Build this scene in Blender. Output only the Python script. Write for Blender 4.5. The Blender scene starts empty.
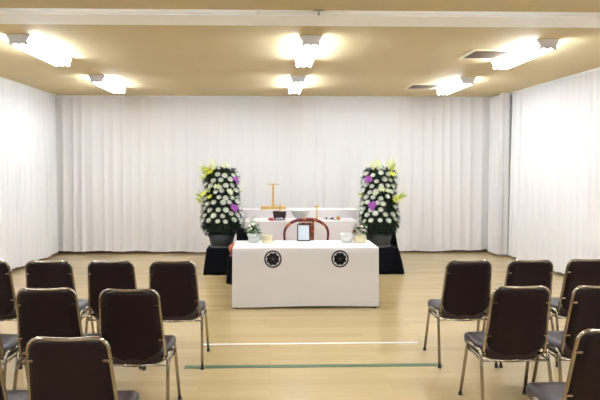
import bpy, bmesh, math, random
from mathutils import Vector, Matrix
random.seed(7)
PI = math.pi
S = bpy.context.scene
COL = S.collection

# ------------------------------------------------------------------ materials
def mat(name, col, rough=.6, metal=0., noise=None, bump=None, coat=0., emit=None, sheen=0., spec=.5, trans=0.):
    """procedural principled material; noise=(scale, amount) varies the colour, bump=(scale, strength)"""
    m = bpy.data.materials.new(name); m.use_nodes = True
    nt = m.node_tree; N = nt.nodes; L = nt.links
    b = N['Principled BSDF']
    b.inputs['Base Color'].default_value = (*col, 1)
    b.inputs['Roughness'].default_value = rough
    b.inputs['Metallic'].default_value = metal
    b.inputs['Specular IOR Level'].default_value = spec
    b.inputs['Coat Weight'].default_value = coat
    b.inputs['Sheen Weight'].default_value = sheen
    tc = N.new('ShaderNodeTexCoord')
    if noise:
        n = N.new('ShaderNodeTexNoise'); n.inputs['Scale'].default_value = noise[0]; n.inputs['Detail'].default_value = 4
        L.new(tc.outputs['Object'], n.inputs['Vector'])
        r = N.new('ShaderNodeMix'); r.data_type = 'RGBA'
        a = noise[1]
        r.inputs['A'].default_value = (*[c * (1 - a) for c in col], 1)
        r.inputs['B'].default_value = (*[min(1, c * (1 + a)) for c in col], 1)
        L.new(n.outputs['Fac'], r.inputs['Factor']); L.new(r.outputs['Result'], b.inputs['Base Color'])
    if bump:
        n = N.new('ShaderNodeTexNoise'); n.inputs['Scale'].default_value = bump[0]; n.inputs['Detail'].default_value = 3
        L.new(tc.outputs['Object'], n.inputs['Vector'])
        k = N.new('ShaderNodeBump'); k.inputs['Strength'].default_value = bump[1]; k.inputs['Distance'].default_value = .01
        L.new(n.outputs['Fac'], k.inputs['Height']); L.new(k.outputs['Normal'], b.inputs['Normal'])
    if emit:
        b.inputs['Emission Color'].default_value = (*emit[0], 1); b.inputs['Emission Strength'].default_value = emit[1]
    if trans:
        t = N.new('ShaderNodeBsdfTranslucent'); t.inputs['Color'].default_value = (*col, 1)
        mx = N.new('ShaderNodeMixShader'); mx.inputs['Fac'].default_value = trans
        L.new(b.outputs[0], mx.inputs[1]); L.new(t.outputs[0], mx.inputs[2])
        L.new(mx.outputs[0], N['Material Output'].inputs['Surface'])
    return m

def floor_mat():
    m = bpy.data.materials.new('floor_boards'); m.use_nodes = True
    nt = m.node_tree; N = nt.nodes; L = nt.links; b = N['Principled BSDF']
    tc = N.new('ShaderNodeTexCoord')
    br = N.new('ShaderNodeTexBrick')
    br.inputs['Scale'].default_value = 1
    br.inputs['Brick Width'].default_value = 1.35; br.inputs['Row Height'].default_value = .095
    br.inputs['Mortar Size'].default_value = .0012; br.inputs['Mortar Smooth'].default_value = .3
    br.inputs['Bias'].default_value = 0
    br.offset = .37
    br.inputs['Color1'].default_value = (.42, .30, .145, 1)
    br.inputs['Color2'].default_value = (.49, .355, .178, 1)
    br.inputs['Mortar'].default_value = (.36, .25, .12, 1)
    L.new(tc.outputs['Object'], br.inputs['Vector'])
    mp = N.new('ShaderNodeMapping'); mp.inputs['Scale'].default_value = (2.5, 60, 1)
    L.new(tc.outputs['Object'], mp.inputs['Vector'])
    g = N.new('ShaderNodeTexNoise'); g.inputs['Scale'].default_value = 1.6; g.inputs['Detail'].default_value = 5
    L.new(mp.outputs['Vector'], g.inputs['Vector'])
    mr = N.new('ShaderNodeMapRange'); mr.inputs['From Min'].default_value = .3; mr.inputs['From Max'].default_value = .7
    mr.inputs['To Min'].default_value = .93; mr.inputs['To Max'].default_value = 1.05
    L.new(g.outputs['Fac'], mr.inputs['Value'])
    vm = N.new('ShaderNodeVectorMath'); vm.operation = 'SCALE'
    L.new(br.outputs['Color'], vm.inputs[0]); L.new(mr.outputs['Result'], vm.inputs['Scale'])
    L.new(vm.outputs['Vector'], b.inputs['Base Color'])
    b.inputs['Roughness'].default_value = .19
    b.inputs['Specular IOR Level'].default_value = .5
    k = N.new('ShaderNodeBump'); k.inputs['Strength'].default_value = .05; k.inputs['Distance'].default_value = .002
    L.new(g.outputs['Fac'], k.inputs['Height']); L.new(k.outputs['Normal'], b.inputs['Normal'])
    return m

def ceiling_mat():
    m = bpy.data.materials.new('ceiling_board'); m.use_nodes = True
    nt = m.node_tree; N = nt.nodes; L = nt.links; b = N['Principled BSDF']
    tc = N.new('ShaderNodeTexCoord')
    br = N.new('ShaderNodeTexBrick'); br.offset = 0; br.inputs['Scale'].default_value = 1
    br.inputs['Brick Width'].default_value = .91; br.inputs['Row Height'].default_value = .455
    br.inputs['Mortar Size'].default_value = .0015
    br.inputs['Color1'].default_value = (.575, .465, .265, 1); br.inputs['Color2'].default_value = (.60, .485, .28, 1)
    br.inputs['Mortar'].default_value = (.54, .44, .26, 1)
    L.new(tc.outputs['Object'], br.inputs['Vector'])
    n = N.new('ShaderNodeTexNoise'); n.inputs['Scale'].default_value = 90; n.inputs['Detail'].default_value = 2
    L.new(tc.outputs['Object'], n.inputs['Vector'])
    k = N.new('ShaderNodeBump'); k.inputs['Strength'].default_value = .2; k.inputs['Distance'].default_value = .004
    L.new(n.outputs['Fac'], k.inputs['Height']); L.new(k.outputs['Normal'], b.inputs['Normal'])
    L.new(br.outputs['Color'], b.inputs['Base Color'])
    b.inputs['Roughness'].default_value = .75; b.inputs['Specular IOR Level'].default_value = .3
    return m

M = dict(
    floor=floor_mat(), ceiling=ceiling_mat(),
    wall=mat('wall_plaster', (.72, .70, .66), .8, bump=(60, .1)),
    beam=mat('beam_white_paint', (.95, .95, .94), .6),
    base=mat('skirting_dark_wood', (.10, .06, .035), .5),
    curtain=mat('curtain_cloth', (.85, .815, .805), .9, noise=(3, .02), sheen=.2, spec=.15, trans=.12),
    rail=mat('curtain_rail_white', (.80, .79, .75), .5),
    cloth=mat('table_cloth_white', (.70, .66, .65), .85, noise=(2, .015), sheen=.2, spec=.15),
    altar=mat('altar_cloth_white', (.74, .69, .68), .85, noise=(2, .015), spec=.15),
    ink=mat('crest_black', (.012, .011, .013), .7),
    crestw=mat('crest_white', (.45, .44, .43), .8),
    fixture=mat('fixture_enamel', (.80, .80, .84), .35),
    endcap=mat('fixture_end_enamel', (.84, .84, .9), .4),
    tube=mat('lit_tube', (1, 1, 1), .5, emit=((.83, .94, 1.04), 36)),
    ventf=mat('vent_frame_enamel', (.72, .62, .42), .5),
    ventd=mat('vent_dark_inside', (.05, .035, .025), .8),
    slat=mat('vent_slat', (.12, .085, .06), .5),
    vinyl=mat('brown_vinyl', (.0125, .0048, .0055), .5, noise=(30, .15), bump=(220, .12), spec=.22),
    seatv=mat('seat_vinyl', (.027, .0125, .0115), .40, noise=(30, .12), bump=(220, .1)),
    chrome=mat('chrome_tube', (.36, .31, .245), .14, 1.),
    rubber=mat('rubber_black', (.02, .02, .02), .7),
    iron=mat('dark_iron', (.05, .05, .05), .5, .6),
    green=mat('tape_green', (.06, .115, .04), .45, noise=(8, .2)),
    white=mat('tape_white', (.80, .78, .72), .45),
    black=mat('black_cloth', (.0045, .0045, .006), .9, noise=(5, .25), spec=.08),
    vase=mat('vase_grey', (.026, .030, .033), .45, noise=(8, .15)),
    vrim=mat('vase_rim_grey', (.09, .10, .105), .4),
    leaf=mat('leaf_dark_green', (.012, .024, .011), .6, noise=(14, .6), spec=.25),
    leaf2=mat('leaf_mid_green', (.085, .17, .03), .5, noise=(20, .5)),
    lime=mat('leaf_lime', (.58, .66, .16), .5, noise=(14, .3), trans=.25),
    mum=mat('petal_white', (.86, .87, .78), .7, noise=(60, .05), trans=.15),
    mumc=mat('petal_cream_heart', (.74, .76, .42), .7),
    lily=mat('petal_yellow', (.80, .80, .10), .5, noise=(20, .15), trans=.2),
    palel=mat('petal_pale_yellow', (.86, .88, .55), .5, noise=(20, .1), trans=.2),
    orch=mat('petal_purple', (.50, .12, .55), .5, noise=(30, .25), trans=.2),
    orchc=mat('petal_magenta_lip', (.35, .02, .25), .5),
    pinkp=mat('petal_pink', (.75, .50, .58), .6, trans=.2),
    redp=mat('petal_red', (.42, .03, .07), .6),
    goldwood=mat('gilded_pale_wood', (.66, .42, .14), .42, .25, noise=(20, .12)),
    gold=mat('gold_brass', (.70, .50, .14), .3, .75),
    lacq=mat('black_lacquer', (.035, .018, .022), .25, coat=.4),
    silverp=mat('pale_inlay', (.72, .68, .66), .4),
    glaze=mat('pale_glaze', (.68, .70, .65), .3, noise=(10, .04), coat=.2),
    cream=mat('cream_pot', (.74, .66, .44), .45, noise=(14, .06)),
    bowl=mat('bowl_pale', (.52, .52, .50), .35, noise=(8, .04)),
    redwood=mat('red_rosewood', (.15, .010, .018), .3, noise=(16, .4), coat=.4),
    carve=mat('gilded_carving', (.42, .13, .03), .4, .3, noise=(30, .35)),
    frame=mat('frame_dark', (.045, .04, .028), .35, coat=.3),
    card=mat('card_white', (.62, .68, .74), .35),
    orange=mat('orange_lacquer', (.48, .10, .03), .35, noise=(9, .2), coat=.3),
    redcloth=mat('red_brocade', (.36, .03, .05), .6, noise=(60, .5)),
    tan=mat('tan_wood', (.48, .30, .12), .5, noise=(30, .2)),
    plum=mat('plum_blue', (.10, .08, .20), .5),
    steel=mat('grey_steel', (.35, .35, .36), .35, .9),
)

# ------------------------------------------------------------------ mesh tools
class MB:
    def __init__(s): s.bm = bmesh.new(); s.mi = 0; s.mats = []
    def use(s, m):
        if m not in s.mats: s.mats.append(m)
        s.mi = s.mats.index(m); return s
    def face(s, vs, smooth=True):
        try: f = s.bm.faces.new(vs)
        except ValueError: return
        f.material_index = s.mi; f.smooth = smooth; return f
    def box(s, c, d, bev=0., rot=None):
        x, y, z = [k / 2 for k in d]
        t = bmesh.new(); bmesh.ops.create_cube(t, size=1, matrix=Matrix.Diagonal((*d, 1)))
        if bev: bmesh.ops.bevel(t, geom=list(t.edges), offset=bev, segments=2, affect='EDGES', profile=.7)
        mt = Matrix.Translation(c)
        if rot is not None: mt = mt @ rot.to_4x4()
        mp = {v: s.bm.verts.new(mt @ v.co) for v in t.verts}
        for f in t.faces: s.face([mp[v] for v in f.verts], False)
        t.free(); return s
    def loft(s, rings, caps=True, closed=True, smooth=True):
        R = [[s.bm.verts.new(p) for p in r] for r in rings]
        n = len(R[0])
        for a, b in zip(R, R[1:]):
            for i in range(n if closed else n - 1):
                j = (i + 1) % n
                s.face([a[i], a[j], b[j], b[i]], smooth)
        if caps and closed:
            s.face(R[0][::-1], False); s.face(R[-1], False)
        return s
    def lathe(s, prof, c=(0, 0, 0), n=24, rot=None):
        rings = []
        for r, z in prof:
            ring = []
            for i in range(n):
                p = Vector((r * math.cos(2 * PI * i / n), r * math.sin(2 * PI * i / n), z))
                if rot is not None: p = rot @ p
                ring.append(p + Vector(c))
            rings.append(ring)
        return s.loft(rings)
    def tube(s, pts, r, n=10, closed=False):
        pts = [Vector(p) for p in pts]; rings = []
        rr = r if isinstance(r, (list, tuple)) else [r] * len(pts)
        up = None
        for i, p in enumerate(pts):
            a = pts[max(i - 1, 0)]; b = pts[min(i + 1, len(pts) - 1)]
            t = (b - a).normalized()
            if up is None:
                up = t.orthogonal().normalized()
            up = (up - t * up.dot(t))
            up = up.normalized() if up.length > 1e-6 else t.orthogonal().normalized()
            w = t.cross(up)
            rings.append([p + (up * math.cos(2 * PI * k / n) + w * math.sin(2 * PI * k / n)) * rr[i] for k in range(n)])
        return s.loft(rings)
    def leaf(s, base, d, nrm, L, W, bend=0., seg=3):
        """a pointed blade with a centre fold"""
        d = Vector(d).normalized(); nrm = Vector(nrm); side = d.cross(nrm)
        side = side.normalized() if side.length > 1e-5 else d.orthogonal().normalized()
        nn = side.cross(d).normalized()
        prev = None
        for i in range(seg + 1):
            t = i / seg
            w = W * math.sin(PI * (.12 + .88 * t)) * .5
            c = Vector(base) + d * L * t - nn * bend * t * t
            if i == seg:
                v = s.bm.verts.new(c); s.face([prev[0], prev[1], v]); s.face([prev[1], prev[2], v])
            else:
                cur = [s.bm.verts.new(c - side * w + nn * w * .35), s.bm.verts.new(c), s.bm.verts.new(c + side * w + nn * w * .35)]
                if prev:
                    s.face([prev[0], prev[1], cur[1], cur[0]]); s.face([prev[1], prev[2], cur[2], cur[1]])
                prev = cur
        return s
    def mesh(s, name, fix=False):
        if fix: bmesh.ops.recalc_face_normals(s.bm, faces=s.bm.faces)
        me = bpy.data.meshes.new(name); s.bm.to_mesh(me); s.bm.free()
        for m in s.mats: me.materials.append(m)
        return me
    def build(s, name, parent=None, loc=None, fix=True):
        o = bpy.data.objects.new(name, s.mesh(name, fix)); COL.objects.link(o)
        if parent: o.parent = parent
        if loc is not None: o.location = loc
        return o
def mb(m): return MB().use(M[m])

def tag(o, label, cat, group=None):
    o['label'] = label; o['category'] = cat
    if group: o['group'] = group
    return o
def thing(name, label, cat, loc=(0, 0, 0), rz=0., group=None):
    o = bpy.data.objects.new(name, None); COL.objects.link(o); o.empty_display_size = .1
    o.location = loc; o.rotation_euler = (0, 0, rz)
    return tag(o, label, cat, group)
def struct(o): o['kind'] = 'structure'; return o
def kids(o, table): return table.get(o, [])
def copy_tree(o, parent=None):
    c = o.copy(); COL.objects.link(c)
    if parent: c.parent = parent
    for ch in list(o.children): copy_tree(ch, c)
    return c
def arc(cx, cy, r, a0, a1, n):
    return [(cx + r * math.cos(math.radians(a0 + (a1 - a0) * i / n)), cy + r * math.sin(math.radians(a0 + (a1 - a0) * i / n))) for i in range(n + 1)]

# ------------------------------------------------------------------ room
XL, XR, YB, YF, ZC = -3.92, 4.38, 9.56, -3.0, 2.78
cx, cy = (XL + XR) / 2, (YB + YF) / 2
W_, D_ = XR - XL, YB - YF
struct(mb('floor').box((cx, cy, -.05), (W_ + .2, D_ + .2, .1)).build('floor'))
struct(mb('ceiling').box((cx, cy, ZC + .05), (W_ + .2, D_ + .2, .1)).build('ceiling'))
struct(mb('wall').box((cx, YB + .05, ZC / 2), (W_ + .2, .1, ZC)).build('wall_back'))
struct(mb('wall').box((cx, YF - .05, ZC / 2), (W_ + .2, .1, ZC)).build('wall_front'))
struct(mb('wall').box((XL - .05, cy, ZC / 2), (.1, D_, ZC)).build('wall_left'))
struct(mb('wall').box((XR + .05, cy, ZC / 2), (.1, D_, ZC)).build('wall_right'))
struct(mb('base').box((cx, YB - .0075, .04), (W_, .015, .08)).build('baseboard_back'))
struct(mb('base').box((XL + .0075, cy, .04), (.015, D_ - .04, .08)).build('baseboard_left'))
struct(mb('base').box((XR - .0075, cy, .04), (.015, D_ - .04, .08)).build('baseboard_right'))
# ceiling beam: a broad white band with a slim step along its front edge
b = mb('beam')
b.box((cx, 4.405, ZC - .018), (W_, .31, .036), .003)
b.box((cx, 4.235, ZC - .013), (W_, .03, .026), .003)
struct(b.build('trim_1'))
# square pillar in the far right corner
struct(mb('wall').box((4.17, 9.28, ZC / 2), (.42, .56, ZC)).build('trim_2'))

# ------------------------------------------------------------------ curtains
def profile(L, lo, hi, ridge, rng, seam=.0):
    """list of (s, depth): soft gathered folds, some of them sharper"""
    s = 0; P = []
    while s < L:
        w = rng.uniform(lo, hi); a = ridge * rng.uniform(.55, 1.1); k = rng.uniform(.25, .45)
        for i in range(10):
            t = i / 10
            d = a * math.exp(-((t - k) / .16) ** 2) + .2 * a * math.sin(2 * PI * t)
            P.append((s + t * w, d))
        s += w
    return [p for p in P if p[0] <= L] + [(L, 0)]
def curtain(name, p0, p1, inward, label, lo, hi, ridge, seed, sag=.02, top=ZC - .004, hem=.03):
    rng = random.Random(seed)
    p0 = Vector((*p0, 0)); p1 = Vector((*p1, 0)); L = (p1 - p0).length; u = (p1 - p0) / L
    inn = Vector((*inward, 0))
    P = profile(L, lo, hi, ridge, rng); root = thing(name, label, 'curtain', p0)
    m = mb('curtain'); nz = 16; rings = []
    ph = [rng.uniform(0, 6) for _ in range(6)]
    for j in range(nz + 1):
        t = j / nz; ring = []
        for s, d in P:
            hemz = hem + sag * (.5 + .5 * math.sin(s * 1.7 + ph[0])) + .008 * math.sin(s * 9 + ph[1])
            z = top + (hemz - top) * t
            k = .55 + .55 * t
            drift = .012 * t * math.sin(s * 3.1 + ph[2] + t * 1.5) + .01 * math.sin(s * 1.3 + ph[3]) * t
            ss = s + .012 * math.sin(s * 5 + ph[4] + 2 * t) * t
            ss = min(max(ss, 0), L)
            ring.append(u * ss + inn * (.03 + d * k + drift) + Vector((0, 0, z)))
        rings.append(ring)
    m.loft(rings, caps=False, closed=False)
    m.build('drape', root, fix=False)
    mid = u * (L / 2) + inn * .062 + Vector((0, 0, ZC - .014))
    r = mb('rail'); r.box(mid, (L, .016, .026), .003, Matrix.Rotation(math.atan2(u.y, u.x), 3, 'Z'))
    r.build('curtain_rail', root)
    return root
curtain('curtain', (-3.83, 9.42), (3.93, 9.42), (0, -1), 'long white pleated curtain across the back wall behind the altar', .13, .24, .022, 3, hem=.03)
curtain('curtain', (-3.86, -2.9), (-3.77, 9.32), (1, 0), 'white gathered curtain covering the left wall', .10, .19, .046, 5)
curtain('curtain', (4.36, -2.9), (4.11, 8.87), (-1, 0), 'white gathered curtain covering the right wall beside the pillar', .10, .20, .046, 8)
pc = curtain('curtain', (3.885, 8.94), (4.075, 8.95), (0, -1), 'narrow white curtain wrapped round the corner pillar on the right', .10, .16, .010, 11)
m = mb('curtain'); rng = random.Random(4)
rings = []
PP = profile(.42, .1, .14, .015, rng)
for j in range(9):
    t = j / 8
    rings.append([Vector((-.0 - d * (.4 + .6 * t), -.03 + s, (ZC - .03) * (1 - t) + .035 * t)) for s, d in PP])
m.loft(rings, caps=False, closed=False); m.build('side_drape', pc, fix=False)

# ------------------------------------------------------------------ ceiling lights
def make_light():
    t = thing('ceiling_light', '', 'ceiling light')
    h = .53
    b = mb('fixture')
    sec = [(-.105, 0), (-.105, -.012), (-.06, -.052), (.06, -.052), (.105, -.012), (.105, 0)]
    b.loft([[Vector((x, y, z)) for x, z in sec] for y in (-h, h)], smooth=False)
    b.build('housing', t)
    for sgn in (-1, 1):
        e = mb('endcap')
        sec2 = [(-.108, 0), (-.108, -.014), (-.08, -.062), (-.085, -.088), (.085, -.088), (.08, -.062), (.108, -.014), (.108, 0)]
        y0 = sgn * (h + .001); y1 = sgn * (h + .008)
        e.loft([[Vector((x, y, z)) for x, z in sec2] for y in sorted((y0, y1))], smooth=False)
        for x in (-.068, 0, .068): e.lathe([(.02, 0), (.02, .012)], (x, sgn * h - (.012 if sgn > 0 else 0), -.082), 12, Matrix.Rotation(-PI / 2, 3, 'X'))
        e.build('end_cap', t)
    for x in (-.068, 0, .068):
        mb('tube').tube([(x, -h + .012, -.082), (x, h - .012, -.082)], .016, 10).build('fluorescent_tube', t)
    return t
LG = [(-2.35, 5.58, 'three-tube ceiling light on the left, the one nearer the beam'),
      (.385, 5.56, 'three-tube ceiling light in the middle, the one nearer the beam'),
      (2.70, 5.66, 'three-tube ceiling light on the right, beside the larger square vent'),
      (-2.35, 7.83, 'three-tube ceiling light on the left, close to the back curtain'),
      (.385, 7.80, 'three-tube ceiling light in the middle, close to the back curtain'),
      (2.74, 7.86, 'three-tube ceiling light on the right, beside the smaller-looking far vent')]
for y in (2.75, .1):
    for x, w in ((-2.35, 'left'), (.385, 'middle'), (2.72, 'right')):
        LG.append((x, y, 'three-tube ceiling light in the %s row, %s' % (w, {2.75: 'just on the audience side of the beam', .1: 'second back from the beam'}[y])))
L0 = make_light()
for i, (x, y, lb) in enumerate(LG):
    o = L0 if i == 0 else copy_tree(L0)
    o.location = (x, y, ZC); o['label'] = lb; o['group'] = 'three-tube ceiling lights'

# ------------------------------------------------------------------ vents and hooks
def vent(x, y, lb):
    t = thing('ceiling_vent', lb, 'vent', (x, y, ZC), 0, 'square ceiling vents')
    w = .23
    f = mb('ventf')
    for sx in (-1, 1): f.box((sx * (w - .02), 0, -.008), (.04, 2 * w, .016), .003)
    for sy in (-1, 1): f.box((0, sy * (w - .02), -.008), (2 * w - .08, .04, .016), .003)
    f.build('frame', t)
    mb('ventd').box((0, 0, -.002), (2 * w - .08, 2 * w - .08, .004)).build('backing', t)
    sl = mb('slat')
    for k in range(7): sl.box((0, -.165 + k * .055, -.010), (2 * w - .082, .028, .002), 0, Matrix.Rotation(math.radians(-28), 3, 'X'))
    sl.build('louvre', t)
vent(2.365, 5.79, 'square ceiling vent with dark louvres, the larger-looking one nearer the beam')
vent(2.345, 8.14, 'square ceiling vent with dark louvres, the far one near the back curtain')
def hook(x, m_, lb, s=1):
    h = mb(m_)
    h.box((0, 0, -.004), (.085 * s, .018, .006), .0015)
    h.tube([(0, 0, -.004), (0, 0, -.03)], .005, 8)
    h.lathe([(.004, -.042), (.010, -.038), (.010, -.032), (.004, -.028)], n=10)
    tag(h.build('ceiling_hook', None, (x, 4.206, ZC - .001)), lb, 'hook')
hook(.385, 'steel', 'small grey T-shaped hook hanging at the front edge of the white beam')
hook(-.09, 'rail', 'small white T-shaped hook at the front edge of the beam, left of the grey one', .7)

# ------------------------------------------------------------------ floor tapes
def tape(name, x0, x1, y, w, m_, lb, rz):
    o = mb(m_).box((0, 0, .001), (x1 - x0, w, .002)).build(name, None, ((x0 + x1) / 2, y, .0004)); o.rotation_euler.z = rz
    tag(o, lb, 'floor tape')
tape('floor_tape', -.66, 1.34, 4.055, .058, 'green', 'dark green tape line across the floor between the front chairs', 0)
tape('floor_tape', -.60, 1.30, 4.575, .03, 'white', 'thin white tape line on the floor in front of the draped table', 0.004)

# ------------------------------------------------------------------ stacking chairs
def make_chair():
    t = thing('stacking_chair', '', 'chair')
    X = .220
    # legs: front and rear leg on each side meet in a curved top under the seat edge
    for sx in (-1, 1):
        x = sx * X; xi = sx * (X - .012)
        f = mb('chrome')
        top = [(xi, .20, .408), (xi, .275, .400)] + [(xi, .275 + .035 * math.sin(a), .365 + .035 * math.cos(a)) for a in (.3, .7, 1.1, 1.4)]
        f.tube(top + [(x, .395, .012)], .0105, 10)
        lf = f.build('leg', t)
        mb('rubber').lathe([(.0125, 0), (.014, .004), (.0125, .02)], (x, .396, 0), 10).build('rubber_foot', lf)
        r = mb('chrome')
        top = [(xi, .20, .408), (xi, .115, .412)] + [(xi, .115 - .035 * math.sin(a), .377 + .035 * math.cos(a)) for a in (.3, .7, 1.1, 1.4)]
        r.tube(top + [(x, .002, .012)], .0105, 10)
        lr = r.build('leg', t)
        mb('rubber').lathe([(.0125, 0), (.014, .004), (.0125, .02)], (x, .001, 0), 10).build('rubber_foot', lr)
        mb('chrome').tube([(xi, .066, .358), (xi, .325, .358)], .007, 8).build('side_rail', t)
    s = mb('chrome')
    s.tube([(-X + .012, .066, .358), (X - .012, .066, .358)], .007, 8)
    s.build('stretcher', t)
    s = mb('chrome'); s.tube([(-X + .012, .325, .358), (X - .012, .325, .358)], .007, 8); s.build('stretcher', t)
    # back tube: tall inverted U leaning back, widening downwards, dipped in the middle of its top
    def bp(x, z):               # plane of the leaning back
        return (x, .085 - (z - .40) * .205, z)
    pts = [(-.165, .12, .385), (-.182, .088, .394)]
    pts += [bp(-.193 + (z - .40) * .063, z) for z in (.42, .5, .6, .7, .77)]
    pts += [bp(-.113 + .057 * math.cos(a), .780 + .053 * math.sin(a)) for a in (PI * .95, PI * .82, PI * .68, PI * .55)]
    pts += [bp(x, .833 - .007 * (1 - (x / .12) ** 2)) for x in (-.1, -.05, 0)]
    pts += [(-x, y, z) for x, y, z in pts[-2::-1]]
    mb('chrome').tube(pts, .0092, 10).build('back_frame', t)
    # backrest pad
    b = mb('vinyl')
    N = 17; rows = []
    def halfw(z):
        w = .186 - (z - .40) * .063
        if z > .78: w -= (.045 - math.sqrt(max(0, .045 ** 2 - (z - .78) ** 2)))
        if z < .50:
            k = (.50 - z) / .126
            w *= max(.25, 1 - .72 * k ** 2.8)
        return w
    zs = [.374, .379, .386, .397, .412, .44, .475, .53, .60, .67, .74, .775, .80, .812, .820]
    for side in (-1, 1):
        R = []
        for z in zs:
            w = halfw(z); ring = []
            for i in range(N):
                u = -1 + 2 * i / (N - 1); x = w * u
                edge = min(1, (1 - abs(u)) * 4.5, (z - .374) / .02 + .1, (.820 - z) / .02 + .1)
                th = .004 + .013 * math.sqrt(max(edge, 0))
                zz = z + (.010 * u * u if z < .40 else 0) * (1 if z < .385 else .5)
                y = .078 - (zz - .40) * .205 + .012 * (1 - u * u) + side * th
                ring.append(Vector((x, y, zz)))
            R.append(ring)
        if side < 0: R0 = R
        else: R1 = R
    loop = []
    rings = []
    for a, c in zip(R0, R1): rings.append(a + c[::-1])
    b.loft(rings)
    b.build('backrest', t)
    # clips holding the pad to the tube
    for sx in (-1, 1):
        for z in (.735, .52):
            c = mb('chrome'); x = sx * (.197 - (z - .40) * .07 - .014)
            c.box(Vector(bp(x, z)) + Vector((0, -.0145, 0)), (.026, .006, .011), .002)
            c.build('clip', t)
    # seat cushion, rounded at the rear and front corners
    s = mb('seatv')
    def outline(g):
        P = []
        for i in range(48):
            a = 2 * PI * i / 48; cxs, sn = math.cos(a), math.sin(a)
            e = 2 / 5.5 if sn > 0 else 2 / 3.0
            x = (.205 - g) * math.copysign(abs(cxs) ** e, cxs); y = (.205 - g) * math.copysign(abs(sn) ** e, sn)
            P.append((x, .260 + y * .90))
        return P
    lev = [(.02, .362, 0), (.006, .367, 0), (0, .38, 0), (0, .415, 0), (.006, .430, 0), (.02, .438, 0), (.06, .441, 0), (.14, .438, 0)]
    rings = []
    for g, z, _ in lev:
        rings.append([Vector((x, y, z - .020 * (1 - ((x / .205) ** 2)) * (1 if z < .40 else .25) * (1 if y < .2 else .3) - (.006 * max(0, 1 - (x / .205) ** 2) if z < .40 else 0) - (.03 * max(0, (y - .38) / .06) ** 2 if z > .40 else 0))) for x, y in outline(g)])
    s.loft(rings)
    s.build('seat', t)
    return t
C0 = make_chair()
GL, GR = 'brown stacking chairs left of the aisle', 'brown stacking chairs right of the aisle'
CH = [  # x, y of the rear feet, turn, label, group
    (-.738, 4.00, .00, 'brown stacking chair at the aisle end of the left front row, by the tape', GL),
    (-1.212, 4.03, .0, 'brown stacking chair in the left front row, second from the aisle', GL),
    (-1.686, 4.04, .0, 'brown stacking chair in the left front row, third from the aisle', GL),
    (-2.160, 4.05, .0, 'brown stacking chair in the left front row at the left edge of the photo', GL),
    (-.826, 3.09, -.01, 'brown stacking chair at the aisle end of the left second row', GL),
    (-1.322, 3.13, .015, 'brown stacking chair in the left second row, next to the aisle one', GL),
    (-1.815, 3.13, .0, 'brown stacking chair in the left second row, only its seat edge showing', GL),
    (-.853, 2.22, -.01, 'brown stacking chair at the aisle end of the left nearest row, large at the bottom', GL),
    (-1.335, 2.24, .0, 'brown stacking chair in the bottom left corner of the photo', GL),
    (1.520, 3.98, .0, 'brown stacking chair at the aisle end of the right front row', GR),
    (1.996, 3.98, .0, 'brown stacking chair in the right front row, second from the aisle', GR),
    (2.472, 4.01, .0, 'brown stacking chair in the right front row, third from the aisle', GR),
    (1.508, 3.11, .0, 'brown stacking chair at the aisle end of the right second row', GR),
    (1.995, 3.11, .0, 'brown stacking chair in the right second row, cut by the right edge of the photo', GR),
    (1.525, 2.27, .01, 'brown stacking chair in the bottom right corner of the photo', GR)]
for i, (x, y, r, lb, g) in enumerate(CH):
    o = C0 if i == 0 else copy_tree(C0)
    o.location = (x, y + .01, 0); o.rotation_euler.z = r; o.scale = (1, 1, .992); o['label'] = lb; o['group'] = g

# ------------------------------------------------------------------ offering table under the white cloth
TX0, TX1, TY0, TY1, TZ = -.408, 1.185, 5.713, 6.30, .664
tb = thing('folding_table', 'low folding table hidden under the white cloth, only its dark feet showing', 'table', ((TX0 + TX1) / 2, (TY0 + TY1) / 2, 0))
mb('tan').box((0, 0, TZ - .022), (1.56, .565, .03), .004).build('tabletop', tb)
for sx in (-1, 1):
    for sy in (-1, 1):
        l = mb('iron'); l.tube([(sx * .755, sy * .268, TZ - .037), (sx * .755, sy * .268, .02)], .013, 10)
        l.lathe([(.020, 0), (.020, .012), (.014, .02)], (sx * .755, sy * .268, 0), 10); l.build('leg', tb)
# the cloth: top sheet with draped sides that flare slightly and ripple near the hem
tc = thing('tablecloth', 'white cloth with two black round crests draped to the floor over the table', 'tablecloth', ((TX0 + TX1) / 2, (TY0 + TY1) / 2, 0))
m = mb('cloth')
hx, hy = (TX1 - TX0) / 2, (TY1 - TY0) / 2
base = []
def rr(hx, hy, r, n=6, ns=14):
    P = []
    for (ox, oy, a0) in ((hx - r, hy - r, 0), (-hx + r, hy - r, 90), (-hx + r, -hy + r, 180), (hx - r, -hy + r, 270)):
        P += [(ox + r * math.cos(math.radians(a0 + 90 * i / n)), oy + r * math.sin(math.radians(a0 + 90 * i / n)), math.cos(math.radians(a0 + 90 * i / n)), math.sin(math.radians(a0 + 90 * i / n))) for i in range(n + 1)]
    Q = []
    for i, p in enumerate(P):
        q = P[(i + 1) % len(P)]; Q.append(p)
        d = math.hypot(q[0] - p[0], q[1] - p[1])
        if d > .2:
            for k in range(1, ns): Q.append(tuple(p[j] + (q[j] - p[j]) * k / ns for j in range(4)))
    return Q
Q = rr(hx, hy, .02)
rings = [[Vector((x - nx * .012, y - ny * .012, TZ)) for x, y, nx, ny in Q], [Vector((x - nx * .003, y - ny * .003, TZ - .002)) for x, y, nx, ny in Q]]
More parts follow.
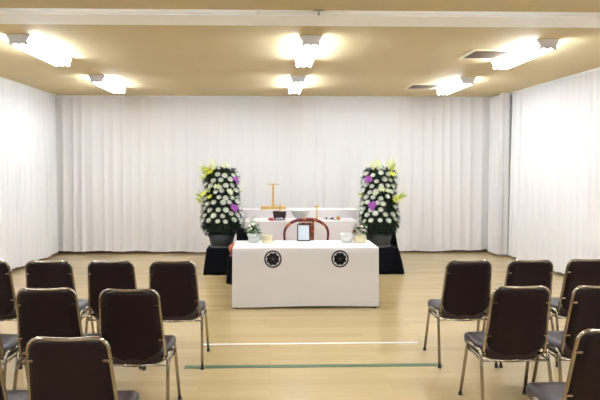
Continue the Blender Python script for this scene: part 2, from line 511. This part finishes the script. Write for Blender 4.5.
for z in (TZ - .012, TZ - .05, TZ - .056, TZ - .15, .4, .25, .12, .020):
    f = (TZ - z) / TZ
    ring = []
    for x, y, nx, ny in Q:
        k = .004 * f * math.sin(x * 11 + y * 7) + (.005 * f if abs(nx) > .3 else 0)
        if y < -hy + .03 and abs(nx) < .3: k = .0015 * f * math.sin(x * 9)
        ring.append(Vector((x + nx * k, y + ny * k, z + (.006 * math.sin(x * 3.5 + 1) if z < .03 else 0))))
    rings.append(ring)
R = [[m.bm.verts.new(p) for p in r] for r in rings]
for a, c in zip(R, R[1:]):
    for i in range(len(a)): m.face([a[i], c[i], c[(i + 1) % len(a)], a[(i + 1) % len(a)]])
m.face(R[0])
m.build('cloth', tc, fix=True)
def disc(m, c, r, y, n=40, ri=0., w=.002, scallop=0):
    cx_, cz_ = c
    out = []; inn = []
    for i in range(n):
        a = 2 * PI * i / n
        k = 1 + (scallop * abs(math.sin(a * 4)) if scallop else 0)
        out.append((cx_ + r * k * math.cos(a), cz_ + r * k * math.sin(a))); inn.append((cx_ + ri * math.cos(a), cz_ + ri * math.sin(a)))
    if ri:
        rg = [[Vector((x, y, z)) for x, z in inn], [Vector((x, y - w, z)) for x, z in inn], [Vector((x, y - w, z)) for x, z in out], [Vector((x, y, z)) for x, z in out]]
        m.loft(rg + [rg[0]], caps=False, smooth=False)
    else:
        m.loft([[Vector((x, y, z)) for x, z in out], [Vector((x, y - w, z)) for x, z in out]], smooth=False)
def petal(m, c, a, r0, r1, w, y, t=.0015):
    P = []
    for i in range(13):
        q = i / 12; rr_ = r0 + (r1 - r0) * q; ww = w * math.sin(PI * min(1, .08 + .92 * q ** 1.0)) ** .7
        P.append((rr_, ww))
    pts = [(r, w_) for r, w_ in P] + [(r, -w_) for r, w_ in P[::-1]]
    pts = [(c[0] + r * math.cos(a) - w_ * math.sin(a), c[1] + r * math.sin(a) + w_ * math.cos(a)) for r, w_ in pts]
    m.loft([[Vector((x, y, z)) for x, z in pts], [Vector((x, y - t, z)) for x, z in pts]], smooth=False)
for X in (.031, .759):
    lx = X - (TX0 + TX1) / 2; lz = .542; y = -hy - .0005
    c1 = mb('ink')
    disc(c1, (lx, lz), .095, y, 56, ri=.079, w=.003)
    for k in range(8): petal(c1, (lx, lz), k * PI / 4 + PI / 8, .004, .0735, .029, y, .003)
    disc(c1, (lx, lz), .058, y, 32, w=.0025)
    cr = c1.build('crest', tc)
    c2 = mb('crestw')
    disc(c2, (lx, lz), .011, y - .003, 16, ri=.0085, w=.0008)
    for k in range(5):
        a = PI / 2 + k * 2 * PI / 5
        c2.tube([(lx + .018 * math.cos(a), y - .0033, lz + .018 * math.sin(a)), (lx + .036 * math.cos(a), y - .0033, lz + .036 * math.sin(a))], .0010, 5)
    c2.build('crest_line', cr)

# ------------------------------------------------------------------ stepped altar
AH, AL_, AY0, AY1, AY2 = .888, .765, 7.50, 8.00, 8.34
for y0, y1, h, w_, lb in ((AY1, AY2, AH, 1.76, 'taller rear altar table under white cloth, carrying the T-shaped tablet stand'),
                          (AY0, AY1 - .004, AL_, 1.61, 'lower front altar table under white cloth, carrying the bowl and candlestick')):
    t = thing('altar_table', lb, 'altar table', (.445, (y0 + y1) / 2, 0))
    mb('altar').box((0, 0, h / 2 + .002), (w_, y1 - y0, h - .004), .006).build('draped_cloth', t)
    mb('altar').box((0, -(y1 - y0) / 2 - .002, h - .014), (w_ - .01, .006, .026), .002).build('hem_band', t)

# things on the altar
t = thing('tablet_stand', 'pale gilded wooden T-shaped tablet stand on the upper altar tier', 'stand', (.048, 8.12, AH))
mb('goldwood').box((0, 0, .022), (.39, .15, .044), .006).build('base', t)
m = mb('goldwood'); m.box((.0, 0, .21), (.028, .022, .358), .003); m.box((0, 0, .056), (.07, .05, .024), .004); m.build('post', t)
mb('goldwood').box((0, 0, .384), (.165, .03, .013), .003).build('top_bar', t)

t = thing('incense_burner', 'square black lacquer incense burner with a gold finial on the lower altar tier', 'incense burner', (.136, 7.66, AL_))
m = mb('lacq')
sec = [(.072, .0), (.076, .02), (.090, .055), (.096, .10), (.098, .104), (.098, .112), (.084, .112), (.080, .098)]
def sq(h, z): return [Vector((sx * h, sy * h * .8, z * 1.12)) for sx, sy in ((-1, -1), (1, -1), (1, 1), (-1, 1))]
m.loft([sq(h, z + .004) for h, z in sec], smooth=False)
m.build('box_body', t)
m = mb('silverp')
for i in range(5): m.lathe([(.001, -.004), (.011, 0), (.012, .004), (.001, .008)], (-.045 + i * .022, -.066 - .001 * (i % 2), .026 + .008 * (1 if i in (1, 3) else 0)), 8, Matrix.Rotation(PI / 2, 3, 'X'))
m.build('pale_ornament', t)
m = mb('gold')
m.lathe([(.052, .104), (.055, .112), (.050, .118), (.012, .122), (.009, .14), (.013, .15), (.009, .16), (.008, .178), (.022, .190), (.026, .202), (.018, .216), (.006, .222), (.004, .236), (.001, .242)], (.012, 0, .0), 16)
for s_ in (-1, 1): m.tube([(.012, 0, .185), (.012 + s_ * .03, 0, .178), (.012 + s_ * .045, 0, .190)], [.006, .005, .003], 6)
m.build('finial', t)

t = thing('bell_striker', 'short red brocade bell striker lying on the lower altar tier beside the incense burner', 'striker', (-.005, 7.60, AL_), math.radians(-38))
m = mb('redcloth'); m.tube([(-.005, 0, .022), (.065, 0, .022)], [.022, .022], 12); m.build('head', t)
m = mb('silverp'); m.tube([(-.045, 0, .022), (-.005, 0, .022)], [.015, .018], 10); m.build('handle', t)

t = thing('offering_bowl', 'wide pale bowl on the lower altar tier behind the red chair', 'bowl', (.44, 7.68, AL_))
m = mb('bowl')
m.lathe([(.062, 0), (.066, .004), (.062, .018), (.095, .055), (.128, .100), (.142, .136), (.146, .144), (.140, .143), (.120, .100), (.085, .060), (.04, .034), (.001, .03)], n=32); m.build('bowl_body', t)
mb('silverp').lathe([(.138, .1405), (.150, .1425), (.151, .147), (.139, .147)], n=32).build('rim', t)

t = thing('candlestick', 'slender gold candlestick on the lower altar tier right of the pale bowl', 'candlestick', (.68, 7.66, AL_))
m = mb('gold')
m.lathe([(.045, 0), (.046, .008), (.020, .016), (.010, .03), (.014, .042), (.009, .055), (.0085, .11), (.014, .12), (.009, .13), (.009, .175), (.030, .192), (.040, .198), (.040, .205), (.012, .203)], n=18); m.build('stem', t)
mb('gold').lathe([(.011, .203), (.011, .222), (.003, .225)], n=10).build('socket', t)

t = thing('offering_tray', 'white oblong tray of dark plum-blue sweets on the lower altar tier', 'tray', (.842, 7.64, AL_))
mb('altar').box((0, 0, .006), (.19, .12, .012), .004).build('tray_base', t)
for i, (x, y, mm) in enumerate([(-.06, 0, 'silverp'), (-.022, -.02, 'plum'), (.02, .01, 'silverp'), (.045, -.025, 'plum'), (.07, .02, 'plum'), (-.035, .025, 'plum'), (.0, -.035, 'silverp')]):
    m = mb(mm); m.lathe([(.004, .012), (.017, .016), (.020, .028), (.014, .040), (.002, .044)], (x, y, 0), 10); tag(m.build('sweet', None, (.842, 7.64, AL_)), '%s round sweet on the %s of the altar tray' % ('plum-blue' if mm == 'plum' else 'pale', ['far left end', 'front, left of the middle', 'middle, towards the back', 'front, right of the middle', 'right end', 'back, left of the middle', 'front edge in the middle'][i]), 'sweet', 'round sweets on the altar tray')

t = thing('wooden_mallet', 'small tan wooden mallet resting on the lower altar tier at the right of the tray', 'mallet', (.985, 7.62, AL_), math.radians(28))
m = mb('tan'); m.lathe([(.004, -.03), (.024, -.026), (.032, 0), (.024, .026), (.004, .03)], (.0, 0, .033), 14, Matrix.Rotation(PI / 2, 3, 'X')); m.build('head', t)
mb('tan').tube([(-.025, 0, .028), (-.085, 0, .009)], .0075, 8).build('handle', t)

# ------------------------------------------------------------------ round-backed red chair between table and altar
t = thing('round_backed_chair', 'red rosewood chair with an arched back and gilded carving behind the table', 'chair', (.466, 6.80, 0))
m = mb('redwood')
pts = [(-.235, .08, .44), (-.275, .03, .56), (-.283, .0, .66)] + [(-.283 * math.cos(a), -.01 - .03 * math.sin(a), .66 + .212 * math.sin(a) ** .8) for a in [PI * k / 22 for k in range(1, 22)]] + [(.283, .0, .66), (.275, .03, .56), (.235, .08, .44)]
m.tube(pts, [.015] * 3 + [.016 + .004 * math.sin(PI * k / 22) for k in range(1, 22)] + [.015] * 3, 12)
m.build('arched_back', t)
m = mb('redwood')
m.box((0, .005, .655), (.20, .018, .42), .004, Matrix.Rotation(math.radians(4), 3, 'X'))
sp = m.build('splat', t)
m = mb('carve')
for i in range(7):
    z = .50 + i * .052
    for x in (-.075, .0, .075):
        m.lathe([(.001, -.006), (.016 + .006 * ((i + (x > 0)) % 2), 0), (.001, .006)], (x + .01 * math.sin(i * 2.1), -.004 + (z - .655) * -.07, z), 8, Matrix.Rotation(PI / 2, 3, 'X'))
    m.tube([(-.085, -.006 - (z - .655) * .07, z + .02), (0, -.008 - (z - .655) * .07, z + .035), (.085, -.006 - (z - .655) * .07, z + .02)], .005, 6)
m.build('gilded_carving', sp)
m = mb('carve')
m.lathe([(.001, -.012), (.016, -.006), (.026, 0), (.016, .006), (.001, .012)], (-.03, -.062, .872), 12, Matrix.Rotation(PI / 2, 3, 'X') )
m.build('gilded_boss', t)
mb('carve').box((.115, -.058, .865), (.045, .012, .04), .004).build('gilded_boss', t)
mb('carve').tube([(-.26, -.045, .76), (-.21, -.052, .82)], .0165, 8).build('gilded_joint', t)
mb('carve').tube([(.21, -.052, .82), (.245, -.048, .775)], .012, 8).build('gilded_joint', t)
m = mb('silverp')
for i in range(9): m.lathe([(.001, -.004), (.008, 0), (.001, .004)], (-.09 + i * .019, -.058, .832), 8, Matrix.Rotation(PI / 2, 3, 'X'))
m.build('pearl_inlay', t)
mb('redwood').box((0, .26, .43), (.52, .46, .035), .008).build('seat', t)
mb('redcloth').box((0, .27, .462), (.44, .38, .03), .01).build('seat_pad', t)
for sx in (-1, 1):
    for y in (.07, .45): mb('redwood').tube([(sx * .235, y, .42), (sx * .24, y, .0)], .018, 10).build('leg', t)
for y in (.07, .45): mb('redwood').tube([(-.235, y, .12), (.235, y, .12)], .012, 8).build('stretcher', t)

# ------------------------------------------------------------------ on the table
t = thing('framed_card', 'blank white card in a dark wooden frame standing at the middle of the table', 'frame', (.395, 6.215, TZ + .001))
rx = Matrix.Rotation(math.radians(-7), 3, 'X')
m = mb('frame')
for sx in (-1, 1): m.box(rx @ Vector((sx * .0705, 0, .099)), (.013, .014, .198), .002, rx)
for z in (.0065, .1915): m.box(rx @ Vector((0, 0, z)), (.13, .014, .013), .002, rx)
m.build('frame', t)
mb('card').box(rx @ Vector((0, .001, .099)), (.130, .004, .174), 0, rx).build('card', t)
mb('frame').tube([(0, .025, .14), (0, .075, .004)], .004, 6).build('easel_leg', t)

def leaves(m, n, R, zc, zr, Lr, Wd, rng, up=.6):
    for _ in range(n):
        a = rng.uniform(0, 2 * PI); e = rng.uniform(-.3, 1.3)
        d = Vector((math.cos(a) * math.cos(e), math.sin(a) * math.cos(e), math.sin(e)))
        p = Vector((0, 0, zc)) + Vector((d.x * R, d.y * R, d.z * zr)) * rng.uniform(.3, 1)
        m.leaf(p, d + Vector((rng.uniform(-.5, .5), rng.uniform(-.5, .5), up * rng.uniform(-.3, 1))), (0, 0, 1), rng.uniform(*Lr), Wd * rng.uniform(.7, 1.2), .01)
def blossom(m_, r, rng):
    m = mb(m_)
    for k in range(9):
        a = 2 * PI * k / 9
        m.leaf((0, 0, 0), (math.cos(a), math.sin(a), .35), (0, 0, 1), r, r * .6, r * .2)
    for k in range(6):
        a = 2 * PI * k / 6
        m.leaf((0, 0, .003), (math.cos(a), math.sin(a), 1.1), (0, 0, 1), r * .7, r * .45, 0)
    return m.mesh('blossom')
rng = random.Random(12)
BL = {k: blossom(k, .022, rng) for k in ('mum', 'pinkp', 'redp', 'lily')}
def put(me, name, parent, p, d, s=1., roll=0.):
    o = bpy.data.objects.new(name, me); COL.objects.link(o); o.parent = parent; o.location = p
    q = Vector(d).normalized().to_track_quat('Z', 'Y'); o.rotation_mode = 'QUATERNION'
    o.rotation_quaternion = q @ Matrix.Rotation(roll, 3, 'Z').to_quaternion(); o.scale = (s, s, s)
    return o
def bouquet(t, zt, spots, n, R, zc, zr, seed, stems):
    rng = random.Random(seed)
    m = mb('leaf2'); leaves(m, n, R, zc, zr, (.03, .06), .030, rng)
    for sx, sy, sz in stems: m.tube([(0, 0, zt - .01), (sx * .5, sy * .5, (zt + sz) / 2), (sx, sy, sz)], .002, 5)
    for sx, sy, sz in stems:
        for k in range(6):
            a = rng.uniform(0, 6.28)
            m.leaf((sx * (.7 + .06 * k), sy, zt + (sz - zt) * (.55 + .09 * k)), (math.cos(a), math.sin(a), .4), (0, 0, 1), .048, .030, .01)
    m.build('foliage', t, fix=False)
    for kind, x, y, z in spots: put(BL[kind], 'blossom', t, (x, y, z), (x * 4, -.6, .7), rng.uniform(.8, 1.15), rng.uniform(0, 3))

t = thing('flower_pot', 'white glazed pot with a leafy plant and white blossoms on the left of the table', 'potted plant', (-.190, 6.12, TZ + .0005))
m = mb('glaze'); m.lathe([(.045, 0), (.052, .004), (.062, .025), (.064, .055), (.058, .066), (.072, .072), (.076, .085), (.075, .108), (.068, .110), (.066, .085), (.001, .085)], n=28); m.build('pot', t)
bouquet(t, .085, [('mum', -.03, -.045, .165), ('mum', .02, -.04, .15), ('mum', .045, -.02, .175), ('mum', -.06, -.02, .14), ('mum', -.005, -.03, .215), ('mum', -.045, -.04, .20)], 95, .080, .115, .07, 3, [(-.03, 0, .27), (-.01, -.01, .30), (.04, 0, .21), (-.08, 0, .17), (.05, -.01, .18)])

t = thing('incense_pot', 'round cream incense pot on the table, right beside the left plant', 'pot', (-.032, 6.12, TZ + .0005))
m = mb('cream'); m.lathe([(.060, 0), (.066, .004), (.064, .014), (.054, .020), (.056, .045), (.060, .075), (.062, .082), (.056, .083), (.05, .066), (.001, .064)], n=28); m.build('pot', t)
mb('glaze').lathe([(.001, .066), (.049, .066), (.001, .07)], n=20).build('ash', t)

t = thing('incense_pot', 'white glazed incense pot on the table, left of the flower box', 'pot', (.885, 6.12, TZ + .0005))
m = mb('glaze'); m.lathe([(.045, 0), (.052, .004), (.060, .025), (.062, .060), (.057, .070), (.066, .076), (.069, .088), (.068, .106), (.060, .108), (.058, .085), (.001, .083)], n=28); m.build('pot', t)
mb('altar').lathe([(.001, .086), (.056, .086), (.001, .09)], n=20).build('ash', t)

t = thing('flower_box', 'cream square pot of white and pink blossoms on the right of the table', 'potted plant', (1.042, 6.12, TZ + .0005))
m = mb('cream')
def rs(h, z): return [Vector((x, y, z)) for x, y, _, _ in rr(h, h, .018, 5, 2)]
m.loft([rs(.060, 0), rs(.066, .004), rs(.064, .016), rs(.060, .022), rs(.062, .080), rs(.064, .088), rs(.056, .088), rs(.054, .07)], smooth=True); m.build('pot', t)
bouquet(t, .075, [('mum', -.03, -.045, .135), ('mum', .035, -.045, .145), ('pinkp', .0, -.05, .155), ('pinkp', .06, -.03, .135), ('mum', -.055, -.03, .155), ('mum', .02, -.02, .185), ('redp', -.072, -.03, .13), ('redp', -.064, .02, .115), ('pinkp', -.02, -.03, .195), ('mum', .075, -.01, .175)], 75, .085, .11, .075, 6, [(-.04, 0, .20), (.03, 0, .24), (.07, 0, .20), (-.06, -.01, .14)])

# ------------------------------------------------------------------ orange wooden drum on a little stand beside the table
t = thing('drum_stand', 'small black-draped stand under the orange drum, behind the table corner', 'stand', (-.462, 7.02, 0))
m = mb('black'); m.loft([[Vector((h * math.cos(a) * (1 + .03 * math.sin(9 * a)), h * math.sin(a) * (1 + .03 * math.sin(9 * a)), z)) for a in [2 * PI * i / 36 for i in range(36)]] for h, z in ((.125, .001), (.115, .10), (.105, .28), (.10, .342), (.09, .35))]); m.build('draped_body', t)
t = thing('wooden_drum', 'round orange lacquered wooden drum peeping out at the left end of the table', 'drum', (-.462, 7.02, .3505))
m = mb('redcloth'); m.lathe([(.05, 0), (.075, .006), (.08, .018), (.06, .028), (.001, .024)], n=20); m.build('cushion', t)
m = mb('orange'); m.lathe([(.001, .018)] + [(.088 * math.sin(a), .100 - .082 * math.cos(a)) for a in [PI * k / 14 for k in range(2, 14)]] + [(.001, .182)], n=28); m.build('drum_body', t)
mb('lacq').box((0, -.082, .085), (.10, .018, .010), .003).build('sound_slot', t)

# ------------------------------------------------------------------ flower arrangements on black-draped pedestals
def mum_mesh():
    m = mb('mum')
    for ring, (n, el, L, W) in enumerate(((12, .12, .040, .017), (11, .45, .036, .016), (8, .85, .028, .014), (5, 1.25, .02, .012))):
        for k in range(n):
            a = 2 * PI * (k + ring * .5) / n
            m.leaf((0, 0, .002 * ring), (math.cos(a) * math.cos(el), math.sin(a) * math.cos(el), math.sin(el)), (0, 0, 1), L, W, -.006, 2)
    m.use(M['mumc']); m.lathe([(.001, .0), (.010, .004), (.009, .013), (.001, .017)], n=8)
    return m.mesh('chrysanthemum')
def lily_mesh(k1):
    m = mb(k1)
    for k in range(6):
        a = PI * k / 3
        m.leaf((0, 0, 0), (math.cos(a) * .8, math.sin(a) * .8, .75), (math.cos(a) * -.5, math.sin(a) * -.5, 1), .075, .032, .022, 4)
    m.use(M['leaf2']); m.tube([(0, 0, -.06), (0, 0, .004)], [.003, .006], 6)
    return m.mesh('lily')
def orchid_mesh():
    m = mb('orch')
    for (ox, oy, oz) in ((0, 0, .01), (.028, .012, 0), (-.028, .015, .004), (.002, -.032, 0), (.012, .038, 0)):
        for k in range(5):
            a = 2 * PI * k / 5 + ox * 40
            m.leaf((ox, oy, oz), (math.cos(a), math.sin(a), .35), (0, 0, 1), .036, .030, .008, 3)
    m.use(M['orchc'])
    for (ox, oy, oz) in ((0, 0, .012), (.028, .012, .004), (-.028, .015, .008), (.002, -.032, .004)):
        m.lathe([(.001, 0), (.008, .006), (.006, .014), (.001, .018)], (ox, oy, oz), 8)
    return m.mesh('orchid')
def spray_mesh(seed, kk='lime'):
    rng = random.Random(seed); m = mb(kk)
    for k in range(11):
        a = rng.uniform(0, 2 * PI); sp_ = rng.uniform(.1, .75)
        m.leaf((0, 0, 0), (math.cos(a) * sp_, math.sin(a) * sp_, 1), (math.cos(a), math.sin(a), .3), rng.uniform(.09, .17), .020, .03, 4)
    return m.mesh('leaf_spray')
MUM, LY, LP, ORC = mum_mesh(), lily_mesh('lily'), lily_mesh('palel'), orchid_mesh()
SP = [spray_mesh(1), spray_mesh(2), spray_mesh(3, 'palel')]

def arrangement(x0, side, lb, seed, special):
    """x0: centre; built round (x0, 7.70); special: list of (kind, dx, z, angle-out, size)"""
    rng = random.Random(seed)
    PZ = .37
    t = thing('flower_arrangement', lb, 'flower arrangement', (x0, 7.74, PZ + .001), 0, 'tall funeral flower arrangements')
    # wide grey tub
    m = mb('vase'); m.lathe([(.150, 0), (.155, .006), (.175, .10), (.195, .20), (.190, .20), (.16, .14), (.001, .14)], n=36); m.build('vase', t)
    mb('vrim').lathe([(.152, .000), (.168, .004), (.170, .022), (.157, .026)], n=36).build('vase_band', t)
    def body(z):         # half widths at height z above the pedestal
        k = (z - .20) / .95
        if k < 0: return .20
        w = .30 - .035 * k + .02 * math.sin(k * 7)
        if k < .12: w *= .78 + .22 * k / .12
        if k > .86: w *= math.sqrt(max(0, 1 - ((k - .86) / .15) ** 2))
        return w
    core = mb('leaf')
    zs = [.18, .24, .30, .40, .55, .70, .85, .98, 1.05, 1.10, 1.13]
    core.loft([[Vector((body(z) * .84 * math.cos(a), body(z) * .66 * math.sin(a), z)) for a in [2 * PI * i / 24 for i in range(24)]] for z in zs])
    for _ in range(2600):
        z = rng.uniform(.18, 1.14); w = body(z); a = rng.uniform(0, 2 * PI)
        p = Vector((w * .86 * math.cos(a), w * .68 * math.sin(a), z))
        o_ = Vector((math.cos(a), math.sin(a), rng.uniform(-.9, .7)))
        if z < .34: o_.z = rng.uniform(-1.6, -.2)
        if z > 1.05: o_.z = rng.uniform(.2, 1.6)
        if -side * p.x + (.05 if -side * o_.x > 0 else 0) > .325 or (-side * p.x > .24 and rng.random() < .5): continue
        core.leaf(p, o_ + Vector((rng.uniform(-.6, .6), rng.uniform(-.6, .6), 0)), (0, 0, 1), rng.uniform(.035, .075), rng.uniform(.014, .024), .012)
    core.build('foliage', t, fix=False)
    occupied = []
    def spot(dx, z, push=1.):
        w = body(z) if z < 1.08 else body(1.08)
        s_ = max(-1, min(1, dx / w)); c_ = math.sqrt(1 - s_ * s_)
        return Vector((dx, -w * .72 * c_ - .03 * push, z)), Vector((s_, -c_ * .9, .45))
    for kind, dx, z, sz in special:
        p, d = spot(dx, z)
        occupied.append((dx, z, .045 if kind == 'orchid' else .03))
        if kind == 'orchid': put(ORC, 'orchid', t, p + d * .015, d, sz, rng.uniform(0, 3))
        elif kind == 'lily': put(LY, 'lily', t, p + d * .02, d + Vector((0, 0, .5)), sz, rng.uniform(0, 3))
        elif kind == 'pale': put(LP, 'lily', t, p + d * .02, d + Vector((0, 0, .6)), sz, rng.uniform(0, 3))
        elif kind == 'spray': put(SP[0], 'leaf_spray', t, p, Vector((dx * 2.2, -.15, 1)), sz, rng.uniform(0, 3))
        elif kind == 'spray2': put(SP[1], 'leaf_spray', t, p, Vector((dx * 4, -.4, .5)), sz, rng.uniform(0, 3))
        elif kind == 'psray': put(SP[2], 'leaf_spray', t, p, Vector((dx * 1.5, -.1, 1)), sz, rng.uniform(0, 3))
    row = 0; z = .40; cnt = 0
    while z < 1.16:
        w = body(z); n = 7 if w > .25 else 6
        for i in range(-1, n + 1):
            a = (i + .5 * (row % 2) + .25 + rng.uniform(-.12, .12)) / n * PI
            if not (-.12 < a < PI + .12): continue
            dx = -math.cos(a) * w
            zz = z + rng.uniform(-.022, .022); dx += rng.uniform(-.015, .015)
            if any(abs(dx - ox) < r_ * .9 and abs(zz - oz) < r_ * .9 for ox, oz, r_ in occupied): continue
            if rng.random() < .05: continue
            d = Vector((-math.cos(a), -math.sin(a), .85))
            p = Vector((dx * .92, -w * .72 * math.sin(a) - .02, zz))
            put(MUM, 'chrysanthemum', t, p, d, rng.uniform(1.1, 1.42), rng.uniform(0, 3)); cnt += 1
            if cnt >= 88: break
        z += .082; row += 1
    return t
spL = [('orchid', .205, .975, 1.0), ('orchid', .195, .575, 1.15), ('lily', -.12, 1.07, 1.1), ('lily', -.19, 1.02, .9), ('pale', -.04, .86, 1.), ('lily', -.20, .76, 1.15), ('lily', -.25, .70, 1.0), ('lily', -.13, .72, .8),
       ('pale', .12, .80, .9), ('spray', -.20, 1.07, 1.1), ('psray', -.10, 1.12, 1.15), ('spray2', -.24, .74, 1.0), ('psray', -.26, .95, .8), ('pale', -.23, 1.13, 1.1), ('psray', .06, 1.14, .7), ('pale', .26, .80, .8), ('lily', -.16, 1.11, 1.0), ('lily', -.22, 1.10, .9), ('spray', -.15, .80, .6), ('spray2', -.27, .66, .9), ('pale', -.28, .62, .8)]
spR = [('orchid', -.175, .975, 1.15), ('orchid', -.135, .60, 1.15), ('lily', .12, 1.04, 1.05), ('lily', .20, .69, 1.2), ('lily', .16, .66, .9), ('pale', -.02, .82, 1.), ('pale', .07, .80, .9), ('pale', -.09, .76, .8),
       ('spray', .14, 1.10, 1.1), ('psray', -.05, 1.13, 1.1), ('psray', -.12, 1.12, 1.), ('psray', .10, 1.13, 1.2), ('spray2', .23, .70, 1.25), ('spray2', -.25, .74, .7), ('pale', .20, 1.08, 1.), ('psray', .02, .80, .6)]
arrangement(-.708, -1, 'tall arrangement of white chrysanthemums with purple orchids, left of the altar', 21, spL)
arrangement(1.60, 1, 'tall arrangement of white chrysanthemums with purple orchids, right of the altar', 22, spR)

def pedestal(x, lb, wt, wb, seed, y=7.74, h=.37, dt=.19, db=.24, name='flower_pedestal'):
    m = mb('black'); rng = random.Random(seed); ph = rng.uniform(0, 6)
    rings = []
    base = rr(1, 1, .12, 4, 10)
    for z, k in ((0.002, 1.), (.05, .93), (h * .5, .6), (h - .03, .12), (h - .006, .0), (h, -.08)):
        ring = []
        for i, (px, py, nx, ny) in enumerate(base):
            hx_ = wt + (wb - wt) * max(k, -.2); hy_ = dt + (db - dt) * max(k, -.2)
            f = .014 * max(k, 0) * math.sin(i * 1.25 + ph)
            ring.append(Vector((px * hx_ + nx * f, py * hy_ + ny * f, z)))
        rings.append(ring)
    m.loft(rings)
    return tag(m.build(name, None, (x, y, 0)), lb, 'pedestal', 'black-draped pedestals')
pedestal(-.715, 'black-draped pedestal under the left flower arrangement', .195, .235, 1)
pedestal(1.64, 'black-draped pedestal under the right flower arrangement', .21, .285, 2)
m = mb('black')
rings = []
for z, hx_, hy_ in ((.002, .12, .07), (.3, .105, .06), (.62, .095, .05), (.675, .09, .045)):
    rings.append([Vector((px * hx_ * (1 + .03 * math.sin(i * 1.6)), py * hy_ * (1 + .05 * math.sin(i * 1.6)), z - (.03 * px if z > .6 else 0))) for i, (px, py, _, _) in enumerate(rr(1, 1, .1, 4, 8))])
m.loft(rings); tag(m.build('side_stand', None, (-.365, 7.37, 0)), 'narrow black-draped stand between the left flowers and the altar', 'stand')
m = mb('black')
rings = []
for z, x0, x1 in ((.002, -.12, .15), (.2, -.12, .125), (.5, -.11, .07), (.70, -.10, .03)):
    rings.append([Vector(((x0 + x1) / 2 + px * (x1 - x0) / 2 * (1 + .02 * math.sin(i * 1.6)), py * .05, z)) for i, (px, py, _, _) in enumerate(rr(1, 1, .1, 4, 8))])
m.loft(rings); tag(m.build('side_stand', None, (1.86, 8.13, 0)), 'taller black-draped stand behind the right flower arrangement', 'stand')

# ------------------------------------------------------------------ camera, world, view
cam = bpy.data.cameras.new('camera'); co = bpy.data.objects.new('camera', cam); COL.objects.link(co); S.camera = co
cam.sensor_width = 36; cam.lens = 530 * 36 / 600
cam.shift_x = 17 / 600; cam.shift_y = -17 / 600
co.location = (0, 0, 1.55)
co.rotation_euler = (PI / 2 - math.atan(17 / 530), 0, -math.radians(1.4))
cam.clip_start = .05
w = bpy.data.worlds.new('world'); S.world = w; w.use_nodes = True
w.node_tree.nodes['Background'].inputs[0].default_value = (.5, .5, .5, 1)
w.node_tree.nodes['Background'].inputs[1].default_value = .1
S.view_settings.view_transform = 'Standard'; S.view_settings.look = 'None'
S.view_settings.gamma = 1; S.view_settings.use_curve_mapping = False
S.view_settings.exposure = 0.88
S.cycles.max_bounces = 8; S.cycles.diffuse_bounces = 5
